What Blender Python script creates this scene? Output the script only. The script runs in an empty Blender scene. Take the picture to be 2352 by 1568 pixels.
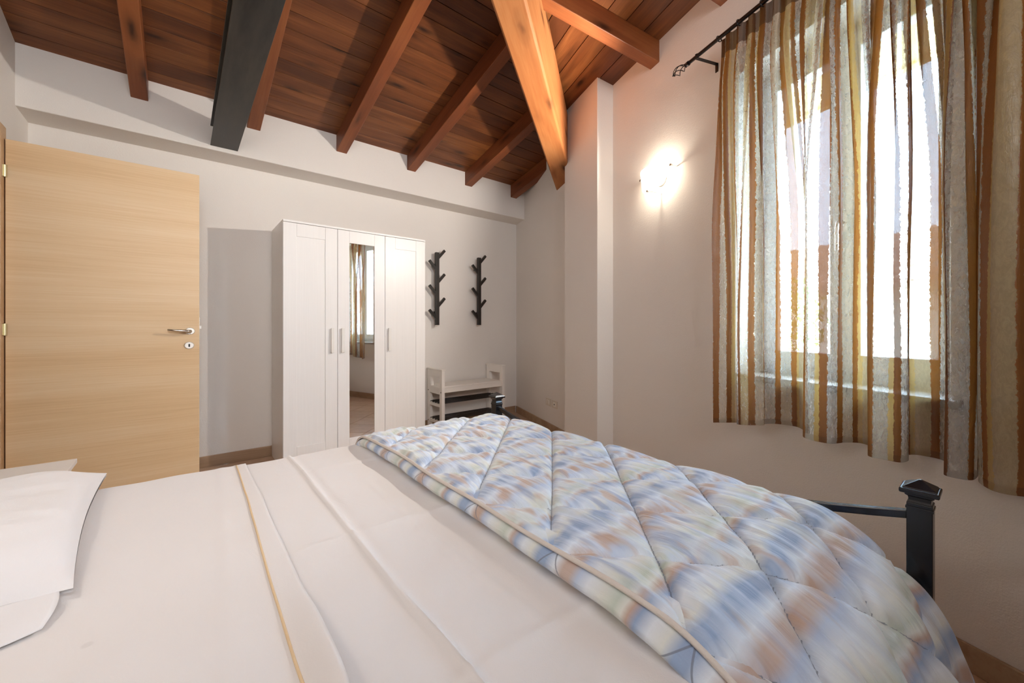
import bpy, math, random
from mathutils import Vector, Matrix, noise
random.seed(7)
C = bpy.context.scene.collection
SC = bpy.context.scene

# ------------------------------------------------------------------ room frame
BT = math.radians(19.46)                       # the window wall is not square to the back wall
BN = Vector((math.cos(BT), -math.sin(BT), 0))  # outward normal of the window wall
BD = Vector((math.sin(BT), math.cos(BT), 0))   # along the window wall, away from the camera
QW, YB, XL, YN = 1.80, 3.92, -0.755, -1.25     # window wall, back wall, door wall, wall behind the camera
K = 0.24                                       # roof pitch
ZA, YA, ZB = 2.755, 3.663, 2.96
CH = (ZB - ZA) / K + QW - YA                   # hip line: q - Y = CH

def W(q, s, z): return Vector((BN.x*q + BD.x*s, BN.y*q + BD.y*s, z))
def zA(Y): return ZA + K*(YA - Y)
def zB(q): return ZB + K*(QW - q)
def ceil_z(X, Y): return min(zA(Y), zB(X*BN.x + Y*BN.y))

# ------------------------------------------------------------------ camera, world, lights, exposure
cam = bpy.data.cameras.new('camera'); co = bpy.data.objects.new('camera', cam); C.objects.link(co)
co.location = (0, 0, 1.09); co.rotation_euler = (math.pi/2, 0, math.radians(-39.424))
cam.sensor_width = 36; cam.lens = 922/2352*36; cam.shift_y = -34.3/2352; cam.clip_start = 0.02
SC.camera = co

w = bpy.data.worlds.new('sky'); SC.world = w; w.use_nodes = True
bg = w.node_tree.nodes['Background']; bg.inputs[0].default_value = (0.55, 0.76, 1.0, 1); bg.inputs[1].default_value = 20.0

def light(name, kind, loc, power, color, size=0.05, target=None, size_y=None):
    d = bpy.data.lights.new(name, kind); d.energy = power; d.color = color
    if kind in ('POINT', 'SPOT'): d.shadow_soft_size = size
    if kind == 'AREA':
        d.size = size
        if size_y: d.shape = 'RECTANGLE'; d.size_y = size_y
    o = bpy.data.objects.new(name, d); C.objects.link(o); o.location = loc
    if target is not None:
        o.rotation_euler = (Vector(target) - Vector(loc)).to_track_quat('-Z', 'Y').to_euler()
    return o

sun = bpy.data.lights.new('sun', 'SUN'); sun.energy = 7.0; sun.angle = 0.02; sun.color = (1, 0.86, 0.62)
so = bpy.data.objects.new('sun', sun); C.objects.link(so)
so.rotation_euler = (BN*-0.28 + BD*0.8 + Vector((0, 0, -0.32))).to_track_quat('-Z', 'Y').to_euler()
# added fill light behind the camera; no window stands there
rear_fill = light('rear_fill_light', 'AREA', (0.25, -1.15, 2.2), 17, (0.97, 0.98, 1.0), 1.5, (1.0, 3.9, 2.0), 0.9); rear_fill.data.spread = math.radians(112)
# bedside wall lamp above the headboard, out of the frame
light('bedside_lamp', 'POINT', (-0.62, 1.0, 1.6), 4, (1.0, 0.90, 0.80), 0.06)

vs = SC.view_settings
SC.display_settings.display_device = 'sRGB'
vs.view_transform = 'Standard'; vs.look = 'None'; vs.exposure = 0.88; vs.gamma = 1.0; vs.use_curve_mapping = False
SC.cycles.max_bounces = 10; SC.cycles.diffuse_bounces = 6; SC.cycles.transparent_max_bounces = 16
SC.cycles.transmission_bounces = 8; SC.cycles.sample_clamp_indirect = 6.0
SC.cycles.caustics_reflective = False; SC.cycles.caustics_refractive = False

# ------------------------------------------------------------------ materials
class NT:
    def __init__(s, name):
        s.m = bpy.data.materials.new(name); s.m.use_nodes = True; s.t = s.m.node_tree; s.t.nodes.clear()
        s.out = s.n('ShaderNodeOutputMaterial')
    def n(s, typ, **kw):
        x = s.t.nodes.new(typ)
        for k, v in kw.items():
            if hasattr(x, k): setattr(x, k, v)
        return x
    def l(s, a, b): s.t.links.new(a, b)
    def v(s, sock, val):
        if hasattr(val, 'is_output'): s.l(val, sock)
        else: sock.default_value = val
    def math(s, op, a, b=0.0, c=None):
        x = s.n('ShaderNodeMath', operation=op); s.v(x.inputs[0], a); s.v(x.inputs[1], b)
        if c is not None: s.v(x.inputs[2], c)
        return x.outputs[0]
    def mapping(s, src, scale, loc=(0, 0, 0)):
        x = s.n('ShaderNodeMapping'); s.l(src, x.inputs[0]); s.v(x.inputs[1], loc); s.v(x.inputs[3], scale); return x.outputs[0]
    def noise(s, src, scale=1.0, detail=3.0, rough=0.55, dist=0.0):
        x = s.n('ShaderNodeTexNoise'); s.l(src, x.inputs['Vector']); x.inputs['Scale'].default_value = scale
        x.inputs['Detail'].default_value = detail; x.inputs['Roughness'].default_value = rough
        x.inputs['Distortion'].default_value = dist; return x.outputs[0]
    def ramp(s, fac, stops, interp='LINEAR'):
        x = s.n('ShaderNodeValToRGB'); s.l(fac, x.inputs[0]); e = x.color_ramp; e.interpolation = interp
        while len(e.elements) > 1: e.elements.remove(e.elements[-1])
        for i, (p, c) in enumerate(stops):
            el = e.elements[0] if i == 0 else e.elements.new(p)
            el.position = p
            c = c if isinstance(c, tuple) else (c, c, c)
            el.color = (*c, 1)
        return x.outputs[0]
    def mix(s, fac, a, b, blend='MIX'):
        x = s.n('ShaderNodeMix', data_type='RGBA', blend_type=blend)
        s.v(x.inputs[0], fac)
        for i, c in ((6, a), (7, b)):
            if isinstance(c, tuple): c = (*c, 1)
            s.v(x.inputs[i], c)
        return x.outputs[2]
    def bump(s, h, strength=0.2, dist=0.01):
        x = s.n('ShaderNodeBump'); s.l(h, x.inputs['Height']); x.inputs['Strength'].default_value = strength
        x.inputs['Distance'].default_value = dist; return x.outputs[0]
    def bsdf(s, color, rough=0.5, metal=0.0, normal=None, spec=0.5, sheen=0.0, **kw):
        x = s.n('ShaderNodeBsdfPrincipled')
        if isinstance(color, tuple): color = (*color, 1)
        s.v(x.inputs['Base Color'], color); s.v(x.inputs['Roughness'], rough); s.v(x.inputs['Metallic'], metal)
        x.inputs['Specular IOR Level'].default_value = spec
        x.inputs['Sheen Weight'].default_value = sheen
        for k, v in kw.items(): x.inputs[k].default_value = v
        if normal is not None: s.l(normal, x.inputs['Normal'])
        return x.outputs[0]
    def done(s, sh): s.l(sh, s.out.inputs[0]); return s.m
    def obj(s): return s.n('ShaderNodeTexCoord').outputs['Object']
    def uv(s): return s.n('ShaderNodeTexCoord').outputs['UV']

def plain(name, color, rough=0.5, metal=0.0, spec=0.5, bump=0.0, bscale=60):
    t = NT(name); nrm = None; o = t.obj()
    if bump: nrm = t.bump(t.noise(o, bscale, 3), bump, 0.004)
    f = t.noise(o, 7, 3)
    col = t.mix(f, tuple(c*0.95 for c in color), tuple(min(1, c*1.04) for c in color))
    return t.done(t.bsdf(col, rough, metal, nrm, spec))

def plaster(name, color):
    t = NT(name); o = t.obj()
    f = t.noise(o, 1.6, 4)
    col = t.mix(f, tuple(c*0.965 for c in color), color)
    b = t.noise(o, 170, 3, 0.6)
    return t.done(t.bsdf(col, 0.9, 0, t.bump(b, 0.35, 0.004), 0.2))

def wood(name, dark, mid, light_, rough=0.45, knots=True, fine=1.0, spec=0.4):
    t = NT(name)
    info = t.n('ShaderNodeObjectInfo'); o = t.obj()
    off = t.n('ShaderNodeVectorMath', operation='MULTIPLY_ADD')
    cmb = t.n('ShaderNodeCombineXYZ')
    for i in range(3): t.l(info.outputs['Random'], cmb.inputs[i])
    t.l(cmb.outputs[0], off.inputs[0]); off.inputs[1].default_value = (37, 19, 11); t.l(o, off.inputs[2])
    p = off.outputs[0]
    broad = t.noise(t.mapping(p, (0.9, 7*fine, 7*fine)), 1, 3, 0.5, 0.6)
    grain = t.noise(t.mapping(p, (3.0, 90*fine, 90*fine)), 1, 4, 0.6, 0.3)
    f = t.math('ADD', t.math('MULTIPLY', broad, 0.7), t.math('MULTIPLY', grain, 0.3))
    f = t.math('ADD', f, t.math('MULTIPLY_ADD', info.outputs['Random'], 0.16, -0.08))
    col = t.ramp(f, [(0.35, dark), (0.5, mid), (0.64, light_)])
    if knots:
        vo = t.n('ShaderNodeTexVoronoi'); t.l(t.mapping(p, (2.3, 8.5, 8.5)), vo.inputs['Vector']); vo.inputs['Scale'].default_value = 1.0
        wob = t.noise(t.mapping(p, (9, 22, 22)), 1, 2)
        d = t.math('ADD', vo.outputs['Distance'], t.math('MULTIPLY_ADD', wob, 0.22, -0.11))
        k = t.ramp(d, [(0.05, 1.0), (0.10, 0.75), (0.20, 0.25), (0.36, 0.0)])
        dk = tuple(c*0.30 for c in dark)
        col = t.mix(k, col, dk)
    nrm = t.bump(grain, 0.12, 0.003)
    return t.done(t.bsdf(col, rough, 0, nrm, spec))

M = {}
M['plaster'] = plaster('wall_plaster', (0.80, 0.762, 0.722))
M['plank'] = wood('stained_pine_plank', (0.085, 0.024, 0.007), (0.150, 0.045, 0.012), (0.225, 0.078, 0.022), 0.42)
M['rafter'] = wood('stained_rafter', (0.155, 0.042, 0.013), (0.215, 0.060, 0.018), (0.27, 0.086, 0.026), 0.45, knots=True, fine=0.7)
M['glulam'] = wood('hip_beam_wood', (0.30, 0.098, 0.028), (0.39, 0.142, 0.044), (0.47, 0.20, 0.070), 0.6, knots=True, fine=0.5, spec=0.25)
M['backing'] = plain('dark_boarding', (0.10, 0.04, 0.015), 0.8)
M['skirt'] = wood('skirting_wood', (0.30, 0.19, 0.11), (0.38, 0.25, 0.16), (0.44, 0.31, 0.20), 0.5, knots=False)

def veneer():
    t = NT('oak_veneer'); o = t.obj()
    a = t.noise(t.mapping(o, (0.55, 9, 9)), 1, 3, 0.5, 0.2)
    b = t.noise(t.mapping(o, (2.2, 55, 170)), 1, 4, 0.65, 0.1)
    f = t.math('ADD', t.math('MULTIPLY', a, 0.55), t.math('MULTIPLY', b, 0.45))
    col = t.ramp(f, [(0.30, (0.64, 0.42, 0.22)), (0.48, (0.745, 0.525, 0.30)), (0.64, (0.80, 0.60, 0.375))])
    return t.done(t.bsdf(col, 0.42, 0, t.bump(b, 0.06, 0.002), 0.4))
M['veneer'] = veneer()
M['frame_wood'] = wood('door_frame_wood', (0.42, 0.26, 0.14), (0.52, 0.34, 0.19), (0.58, 0.40, 0.24), 0.5, knots=False)
M['white'] = plain('white_lacquer', (0.83, 0.81, 0.79), 0.38)
def foil():
    t = NT('white_wood_foil'); o = t.obj()
    g = t.noise(t.mapping(o, (120, 120, 2.5)), 1, 3, 0.6)
    col = t.mix(g, (0.80, 0.785, 0.77), (0.86, 0.845, 0.83))
    return t.done(t.bsdf(col, 0.36, 0, t.bump(g, 0.08, 0.002), 0.45))
M['foil'] = foil()
M['handle_white'] = plain('cream_handle', (0.80, 0.78, 0.74), 0.35)
M['bench'] = plain('bench_white', (0.84, 0.80, 0.75), 0.40)
M['mirror'] = NT('mirror_glass'); M['mirror'] = M['mirror'].done(M['mirror'].bsdf((0.93, 0.94, 0.94), 0.015, 1.0))
M['blackwood'] = plain('black_brown_wood', (0.014, 0.010, 0.008), 0.40)
M['blackmetal'] = plain('black_powder_coat', (0.008, 0.009, 0.012), 0.24, 0.0, 0.55, 0.05, 220)
def steel():
    t = NT('blackened_steel'); o = t.obj()
    f = t.noise(t.mapping(o, (14, 2.2, 14)), 1, 5, 0.6)
    col = t.ramp(f, [(0.35, (0.020, 0.019, 0.017)), (0.65, (0.060, 0.055, 0.048))])
    r = t.ramp(f, [(0.3, 0.36), (0.7, 0.52)])
    return t.done(t.bsdf(col, r, 0.55, None, 0.5))
M['steel'] = steel()
M['satin'] = plain('satin_nickel', (0.72, 0.69, 0.64), 0.22, 1.0)
M['brass'] = plain('brass_hinge', (0.80, 0.74, 0.48), 0.28, 1.0)
M['rosette'] = plain('nickel_rosette', (0.80, 0.77, 0.72), 0.38, 0.6)
M['dark'] = plain('dark_recess', (0.01, 0.01, 0.01), 0.6)
M['plastic'] = plain('ivory_switch_plastic', (0.70, 0.63, 0.54), 0.4)
M['plastic2'] = plain('white_switch_module', (0.85, 0.82, 0.76), 0.35)
M['pvc'] = plain('white_window_frame', (0.80, 0.83, 0.86), 0.35)
M['sill'] = plain('stone_sill', (0.36, 0.32, 0.28), 0.45)
M['rod'] = plain('gunmetal_rod', (0.030, 0.028, 0.030), 0.28, 0.85)

def tile_mat():
    t = NT('beige_floor_tile'); o = t.obj(); info = t.n('ShaderNodeObjectInfo')
    f = t.noise(o, 9, 4); f2 = t.math('ADD', f, t.math('MULTIPLY_ADD', info.outputs['Random'], 0.3, -0.15))
    col = t.ramp(f2, [(0.3, (0.50, 0.335, 0.225)), (0.55, (0.58, 0.41, 0.29)), (0.75, (0.63, 0.46, 0.335))])
    return t.done(t.bsdf(col, 0.28, 0, None, 0.5))
M['tile'] = tile_mat()
M['grout'] = plain('dark_grout', (0.10, 0.075, 0.055), 0.9)

def cotton(name, color, sheen=0.25):
    t = NT(name); o = t.obj()
    f = t.noise(o, 2.2, 4, 0.5)
    col = t.mix(f, tuple(c*0.97 for c in color), tuple(min(1, c*1.02) for c in color))
    dv = t.n('ShaderNodeVectorMath', operation='DISTANCE'); t.l(t.mapping(o, (1, 1, 0)), dv.inputs[0]); dv.inputs[1].default_value = (-0.112, 0.885, 0)
    col = t.mix(t.ramp(t.math('MULTIPLY', dv.outputs['Value'], 10.0), [(0.05, 0.16), (0.085, 0.0)]), col, (0.35, 0.33, 0.33))   # small grey stain
    weave = t.noise(o, 420, 2)
    soft = t.noise(t.mapping(o, (9, 5, 9)), 1, 4, 0.5, 0.8)
    h = t.math('ADD', t.math('MULTIPLY', weave, 0.10), t.math('MULTIPLY', soft, 0.9))
    return t.done(t.bsdf(col, 0.82, 0, t.bump(h, 0.22, 0.012), 0.25, sheen))
M['sheet'] = cotton('cream_cotton_sheet', (0.755, 0.725, 0.715))
M['pillow'] = cotton('white_cotton_pillowcase', (0.77, 0.755, 0.765))
M['ticking'] = plain('mattress_ticking', (0.75, 0.72, 0.68), 0.9)
M['cord'] = plain('ochre_cord', (0.76, 0.57, 0.35), 0.7, bump=0.3, bscale=500)

def quilt_mat():
    t = NT('watercolour_quilt'); uv = t.uv(); o = t.obj()
    sx = t.n('ShaderNodeSeparateXYZ'); t.l(uv, sx.inputs[0]); u, v = sx.outputs[0], sx.outputs[1]
    n1 = t.noise(t.mapping(uv, (4.0, 1.6, 1)), 1, 2, 0.5)
    top = t.math('MULTIPLY', t.ramp(u, [(0.0, 0.12), (0.02, 1.0)]), t.ramp(v, [(0.36, 0.30), (0.62, 1.0)]))
    n2 = t.noise(t.mapping(uv, (26, 6, 1), (3, 7, 0)), 1, 1, 0.5)
    vv = t.math('ADD', v, t.math('MULTIPLY', top, t.math('MULTIPLY_ADD', n1, 0.16, -0.08)))
    vv = t.math('ADD', vv, t.math('MULTIPLY', top, t.math('MULTIPLY_ADD', n2, 0.05, -0.025)))
    f = t.math('FRACT', t.math('MULTIPLY', vv, 1/0.30))
    cream, tan, blue, green, white, lil = (0.70, 0.72, 0.68), (0.50, 0.36, 0.29), (0.27, 0.37, 0.56), (0.52, 0.59, 0.52), (0.71, 0.77, 0.85), (0.43, 0.52, 0.70)
    col = t.ramp(f, [(0.0, green), (0.10, cream), (0.20, white), (0.28, lil), (0.34, tan), (0.40, tan), (0.47, white), (0.55, blue), (0.62, blue), (0.69, cream), (0.78, white), (0.86, blue), (0.91, tan), (0.95, cream), (1.0, green)])
    # blotted dabs of colour, drawn out across the bed
    d1 = t.noise(t.mapping(uv, (30, 7, 1), (11, 2, 0)), 1, 2, 0.5)
    d2 = t.noise(t.mapping(uv, (24, 8, 1), (5, 31, 0)), 1, 2, 0.5)
    d3 = t.noise(t.mapping(uv, (38, 6, 1), (27, 9, 0)), 1, 2, 0.5)
    d4 = t.noise(t.mapping(uv, (20, 5, 1), (41, 15, 0)), 1, 2, 0.5)
    def dab(n, lo, hi, amt): return t.math('MULTIPLY', top, t.ramp(n, [(lo, 0.0), (hi, amt)]))
    col = t.mix(dab(d3, 0.42, 0.62, 0.85), col, (0.60, 0.70, 0.85))
    col = t.mix(dab(d4, 0.50, 0.66, 0.55), col, (0.68, 0.72, 0.66))
    col = t.mix(dab(d1, 0.56, 0.68, 0.75), col, (0.30, 0.38, 0.56))
    col = t.mix(dab(d2, 0.57, 0.68, 0.75), col, (0.55, 0.40, 0.32))
    # diamond stitching: thread lines, darkened to paint in the shadow of the seams
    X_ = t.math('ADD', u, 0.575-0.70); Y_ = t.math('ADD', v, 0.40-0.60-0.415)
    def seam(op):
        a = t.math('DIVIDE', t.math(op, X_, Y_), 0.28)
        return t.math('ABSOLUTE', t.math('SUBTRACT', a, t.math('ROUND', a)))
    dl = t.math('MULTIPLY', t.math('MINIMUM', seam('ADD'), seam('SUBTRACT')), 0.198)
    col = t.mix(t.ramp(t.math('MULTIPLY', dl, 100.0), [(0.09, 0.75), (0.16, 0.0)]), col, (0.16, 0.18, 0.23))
    weave = t.noise(uv, 700, 1)
    wr = t.noise(t.mapping(uv, (58, 6, 1)), 1, 3, 0.55, 0.5)
    h = t.math('ADD', t.math('MULTIPLY', wr, 1.0), t.math('MULTIPLY', weave, 0.05))
    return t.done(t.bsdf(col, 0.62, 0, t.bump(h, 0.6, 0.012), 0.35, 0.35))
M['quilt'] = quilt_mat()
M['quilt_piping'] = plain('quilt_piping', (0.66, 0.60, 0.55), 0.7, bump=0.3, bscale=300)

def curtain_mat():
    t = NT('striped_sheer_curtain'); uv = t.uv()
    sx = t.n('ShaderNodeSeparateXYZ'); t.l(uv, sx.inputs[0]); u, v = sx.outputs[0], sx.outputs[1]
    jit = t.noise(t.mapping(uv, (22, 120, 1)), 1, 3, 0.7)
    slow = t.noise(t.mapping(uv, (5, 2.5, 1)), 1, 2)
    uu = t.math('ADD', u, t.math('MULTIPLY_ADD', jit, 0.016, -0.008))
    uu = t.math('ADD', uu, t.math('MULTIPLY_ADD', slow, 0.012, -0.006))
    f = t.math('FRACT', t.math('MULTIPLY', uu, 1/0.42))
    brown, gold, cream, grey, white, rust = (0.24, 0.085, 0.014), (0.46, 0.28, 0.07), (0.48, 0.35, 0.17), (0.44, 0.42, 0.38), (0.58, 0.52, 0.40), (0.17, 0.055, 0.010)
    # colour bands of the cloth and, beside them, how open the weave of each band is
    bands = [(0.0, brown, .024), (.055, white, .58), (.15, brown, .024), (.20, gold, .30), (.235, cream, .46), (.335, brown, .02), (.39, grey, .60), (.50, rust, .025),
             (.55, cream, .50), (.65, brown, .02), (.71, white, .62), (.80, gold, .32), (.835, rust, .022), (.89, grey, .58)]
    col = t.ramp(f, [(p, c) for p, c, a in bands], 'CONSTANT')
    opn = t.ramp(f, [(p, a) for p, c, a in bands], 'CONSTANT')
    crk = t.noise(t.mapping(uv, (110, 75, 1)), 1, 4, 0.7, 1.0)
    thread = t.noise(t.mapping(uv, (300, 40, 1)), 1, 3, 0.7)
    opn = t.math('MULTIPLY', opn, t.math('ADD', t.ramp(crk, [(0.38, 0.86), (0.60, 1.06)]), 0.0))
    hem = t.ramp(v, [(0.0, 0.35), (0.0085, 0.35), (0.0086, 1.0), (0.949, 1.0), (0.95, 0.12), (1.0, 0.12)], 'CONSTANT')
    opn = t.math('MULTIPLY', opn, hem)
    col = t.mix(t.ramp(v, [(0.0, 0.40), (0.0086, 0.0), (0.949, 0.0), (0.95, 0.85)], 'CONSTANT'), col, (0.075, 0.028, 0.008))
    nrm = t.bump(t.math('ADD', crk, t.math('MULTIPLY', thread, 0.4)), 0.35, 0.008)
    df = t.n('ShaderNodeBsdfDiffuse'); t.l(col, df.inputs[0]); t.l(nrm, df.inputs['Normal'])
    tl = t.n('ShaderNodeBsdfTranslucent'); t.l(col, tl.inputs[0]); t.l(nrm, tl.inputs['Normal'])
    gl = t.n('ShaderNodeBsdfGlossy'); gl.inputs['Roughness'].default_value = 0.35; t.l(nrm, gl.inputs['Normal']); gl.inputs[0].default_value = (1, 1, 1, 1)
    m1 = t.n('ShaderNodeMixShader'); m1.inputs[0].default_value = 0.38; t.l(df.outputs[0], m1.inputs[1]); t.l(tl.outputs[0], m1.inputs[2])
    m2 = t.n('ShaderNodeMixShader'); m2.inputs[0].default_value = 0.045; t.l(m1.outputs[0], m2.inputs[1]); t.l(gl.outputs[0], m2.inputs[2])
    tr = t.n('ShaderNodeBsdfTransparent')
    m3 = t.n('ShaderNodeMixShader'); t.l(opn, m3.inputs[0]); t.l(m2.outputs[0], m3.inputs[1]); t.l(tr.outputs[0], m3.inputs[2])
    return t.done(m3.outputs[0])
M['curtain'] = curtain_mat()

def glass_mat():
    t = NT('window_glass')
    g = t.n('ShaderNodeBsdfGlossy'); g.inputs['Roughness'].default_value = 0.0
    tr = t.n('ShaderNodeBsdfTransparent'); tr.inputs[0].default_value = (0.96, 0.98, 0.98, 1)
    fr = t.n('ShaderNodeFresnel'); fr.inputs[0].default_value = 1.45
    geo = t.n('ShaderNodeNewGeometry'); ff = t.math('MULTIPLY', fr.outputs[0], t.math('SUBTRACT', 1.0, geo.outputs['Backfacing']))
    m = t.n('ShaderNodeMixShader'); t.l(ff, m.inputs[0]); t.l(tr.outputs[0], m.inputs[1]); t.l(g.outputs[0], m.inputs[2])
    return t.done(m.outputs[0])
M['glass'] = glass_mat()
def shade_mat():
    t = NT('frosted_lamp_glass')
    tl = t.n('ShaderNodeBsdfTranslucent'); tl.inputs[0].default_value = (0.98, 0.95, 0.90, 1)
    df = t.n('ShaderNodeBsdfDiffuse'); df.inputs[0].default_value = (0.9, 0.88, 0.84, 1)
    gl = t.n('ShaderNodeBsdfGlossy'); gl.inputs['Roughness'].default_value = 0.15
    m1 = t.n('ShaderNodeMixShader'); m1.inputs[0].default_value = 0.35; t.l(tl.outputs[0], m1.inputs[1]); t.l(df.outputs[0], m1.inputs[2])
    m2 = t.n('ShaderNodeMixShader'); m2.inputs[0].default_value = 0.06; t.l(m1.outputs[0], m2.inputs[1]); t.l(gl.outputs[0], m2.inputs[2])
    tr = t.n('ShaderNodeBsdfTransparent'); m3 = t.n('ShaderNodeMixShader'); m3.inputs[0].default_value = 0.72
    t.l(m2.outputs[0], m3.inputs[1]); t.l(tr.outputs[0], m3.inputs[2])
    return t.done(m3.outputs[0])
M['shade'] = shade_mat()
def bulb_mat():
    t = NT('lit_bulb'); e = t.n('ShaderNodeEmission'); e.inputs[0].default_value = (1, 0.86, 0.66, 1); e.inputs[1].default_value = 60
    return t.done(e.outputs[0])
M['bulb'] = bulb_mat()
M['render_cream'] = plaster('house_render', (0.80, 0.74, 0.62))
M['rooftile'] = plain('clay_roof_tile', (0.42, 0.30, 0.24), 0.8)
M['leaf'] = plain('tree_leaves', (0.16, 0.26, 0.07), 0.7)
M['bark'] = plain('tree_bark', (0.16, 0.11, 0.07), 0.9)
M['ground'] = plain('pale_gravel', (0.58, 0.55, 0.48), 0.95)
M['eave'] = plain('ochre_eave', (0.72, 0.56, 0.30), 0.8)

# ------------------------------------------------------------------ mesh helpers
class MB:
    def __init__(s): s.v = []; s.f = []; s.uv = None
    def box(s, a, b, mat=None):
        x0, y0, z0 = a; x1, y1, z1 = b
        P = [(x0,y0,z0),(x1,y0,z0),(x1,y1,z0),(x0,y1,z0),(x0,y0,z1),(x1,y0,z1),(x1,y1,z1),(x0,y1,z1)]
        return s.hexa([mat @ Vector(p) for p in P] if mat else P)
    def hexa(s, P):
        n = len(s.v); s.v += [tuple(p) for p in P]
        s.f += [tuple(n+i for i in q) for q in ((0,3,2,1),(4,5,6,7),(0,1,5,4),(1,2,6,5),(2,3,7,6),(3,0,4,7))]; return s
    def wbox(s, q0, q1, s0, s1, z0, z1):           # box in the window wall's frame
        P = []
        for z in (z0, z1):
            for q, t in ((q0, s0), (q1, s0), (q1, s1), (q0, s1)): P.append(W(q, t, z))
        return s.hexa(P)
    def prism(s, poly, vec):                        # polygon (3D points) swept along vec
        n = len(s.v); k = len(poly); vec = Vector(vec)
        s.v += [tuple(p) for p in poly] + [tuple(Vector(p)+vec) for p in poly]
        s.f.append(tuple(range(n+k-1, n-1, -1))); s.f.append(tuple(range(n+k, n+2*k)))
        for i in range(k):
            j = (i+1) % k; s.f.append((n+i, n+j, n+k+j, n+k+i))
        return s
    def tube(s, pts, r, seg=10, caps=True):
        pts = [Vector(p) for p in pts]; n0 = len(s.v); up = None
        for i, p in enumerate(pts):
            d = (pts[min(i+1, len(pts)-1)] - pts[max(i-1, 0)]).normalized()
            if up is None:
                up = Vector((0, 0, 1)) if abs(d.z) < 0.9 else Vector((1, 0, 0))
            a = d.cross(up).normalized(); b = a.cross(d).normalized(); up = b
            rr = r[i] if isinstance(r, (list, tuple)) else r
            for k in range(seg):
                t = 2*math.pi*k/seg; s.v.append(tuple(p + a*(rr*math.cos(t)) + b*(rr*math.sin(t))))
        for i in range(len(pts)-1):
            for k in range(seg):
                a, b = n0+i*seg+k, n0+i*seg+(k+1) % seg
                s.f.append((a, b, b+seg, a+seg))
        if caps:
            s.f.append(tuple(n0+k for k in range(seg-1, -1, -1))); m = n0+(len(pts)-1)*seg
            s.f.append(tuple(m+k for k in range(seg)))
        return s
    def grid(s, fn, nu, nv, uvfn=None):
        n0 = len(s.v)
        if uvfn and s.uv is None: s.uv = []
        for i in range(nu+1):
            for j in range(nv+1):
                s.v.append(tuple(fn(i/nu, j/nv)))
                if uvfn: s.uv.append(uvfn(i/nu, j/nv))
        for i in range(nu):
            for j in range(nv):
                a = n0+i*(nv+1)+j; s.f.append((a, a+nv+1, a+nv+2, a+1))
        return s
    def rings(s, rings):                            # loft of equal-length closed rings, capped
        n0 = len(s.v); k = len(rings[0])
        for r in rings: s.v += [tuple(p) for p in r]
        for i in range(len(rings)-1):
            for j in range(k):
                a, b = n0+i*k+j, n0+i*k+(j+1) % k; s.f.append((a, b, b+k, a+k))
        s.f.append(tuple(n0+j for j in range(k-1, -1, -1))); m = n0+(len(rings)-1)*k
        s.f.append(tuple(m+j for j in range(k))); return s
    def mesh(s, name, mat):
        m = bpy.data.meshes.new(name); m.from_pydata(s.v, [], s.f); m.validate(clean_customdata=False)
        if s.uv:
            l = m.uv_layers.new(name='UVMap')
            for lp in m.loops: l.data[lp.index].uv = s.uv[lp.vertex_index]
        if mat: m.materials.append(M[mat])
        return m

def link(name, data, parent=None, mtx=None):
    o = bpy.data.objects.new(name, data); C.objects.link(o)
    if mtx is not None: o.matrix_world = mtx
    if parent is not None:
        o.parent = parent
        if mtx is None or True: o.matrix_parent_inverse = world_of(parent).inverted()
    return o
def world_of(o):
    m = o.matrix_basis.copy()
    if o.parent: m = world_of(o.parent) @ o.matrix_parent_inverse @ m
    return m
def tag(o, label=None, cat=None, group=None, kind=None):
    if label: o['label'] = label
    if cat: o['category'] = cat
    if group: o['group'] = group
    if kind: o['kind'] = kind
    return o
def add(name, mb, mat, parent=None, smooth=False, bevel=0.0, subs=0, mtx=None, seg=2, solid=0.0):
    me = mb.mesh(name, mat) if isinstance(mb, MB) else mb
    if smooth:
        for p in me.polygons: p.use_smooth = True
    o = link(name, me, parent, mtx)
    if subs: md = o.modifiers.new('subsurf', 'SUBSURF'); md.levels = subs; md.render_levels = subs
    if solid: md = o.modifiers.new('solid', 'SOLIDIFY'); md.thickness = solid; md.offset = -1
    if bevel: md = o.modifiers.new('bevel', 'BEVEL'); md.width = bevel; md.segments = seg; md.limit_method = 'ANGLE'
    return o
def empty(name, loc, label=None, cat=None, group=None, kind=None, rotz=0.0):
    o = bpy.data.objects.new(name, None); C.objects.link(o); o.location = loc; o.rotation_euler = (0, 0, rotz)
    o.empty_display_size = 0.1
    o.matrix_basis = Matrix.Translation(Vector(loc)) @ Matrix.Rotation(rotz, 4, 'Z')
    return tag(o, label, cat, group, kind)
def copy_tree(o, parent=None):
    c = o.copy(); C.objects.link(c)
    if parent is not None: c.parent = parent
    for ch in list(o.children): copy_tree(ch, c)
    return c
def N3(x, y, z=0.0): return noise.noise(Vector((x, y, z)))
def sstep(a, b, x):
    t = max(0.0, min(1.0, (x-a)/(b-a))); return t*t*(3-2*t)
def interp(tab, x):
    if x <= tab[0][0]: return tab[0][1]
    for (a, b), (c, d) in zip(tab, tab[1:]):
        if x <= c: return b + (d-b)*(x-a)/(c-a)
    return tab[-1][1]
def catmull(P, n):                                  # resample a polyline smoothly: returns points and arc lengths
    P = [Vector(p) for p in P]; out = []
    for i in range(len(P)-1):
        p0, p1, p2, p3 = P[max(i-1, 0)], P[i], P[i+1], P[min(i+2, len(P)-1)]
        for k in range(n):
            t = k/n
            out.append(0.5*((2*p1) + (p2-p0)*t + (2*p0-5*p1+4*p2-p3)*t*t + (3*p1-p0-3*p2+p3)*t*t*t))
    out.append(P[-1]); L = [0.0]
    for a, b in zip(out, out[1:]): L.append(L[-1] + (b-a).length)
    return out, L

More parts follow.
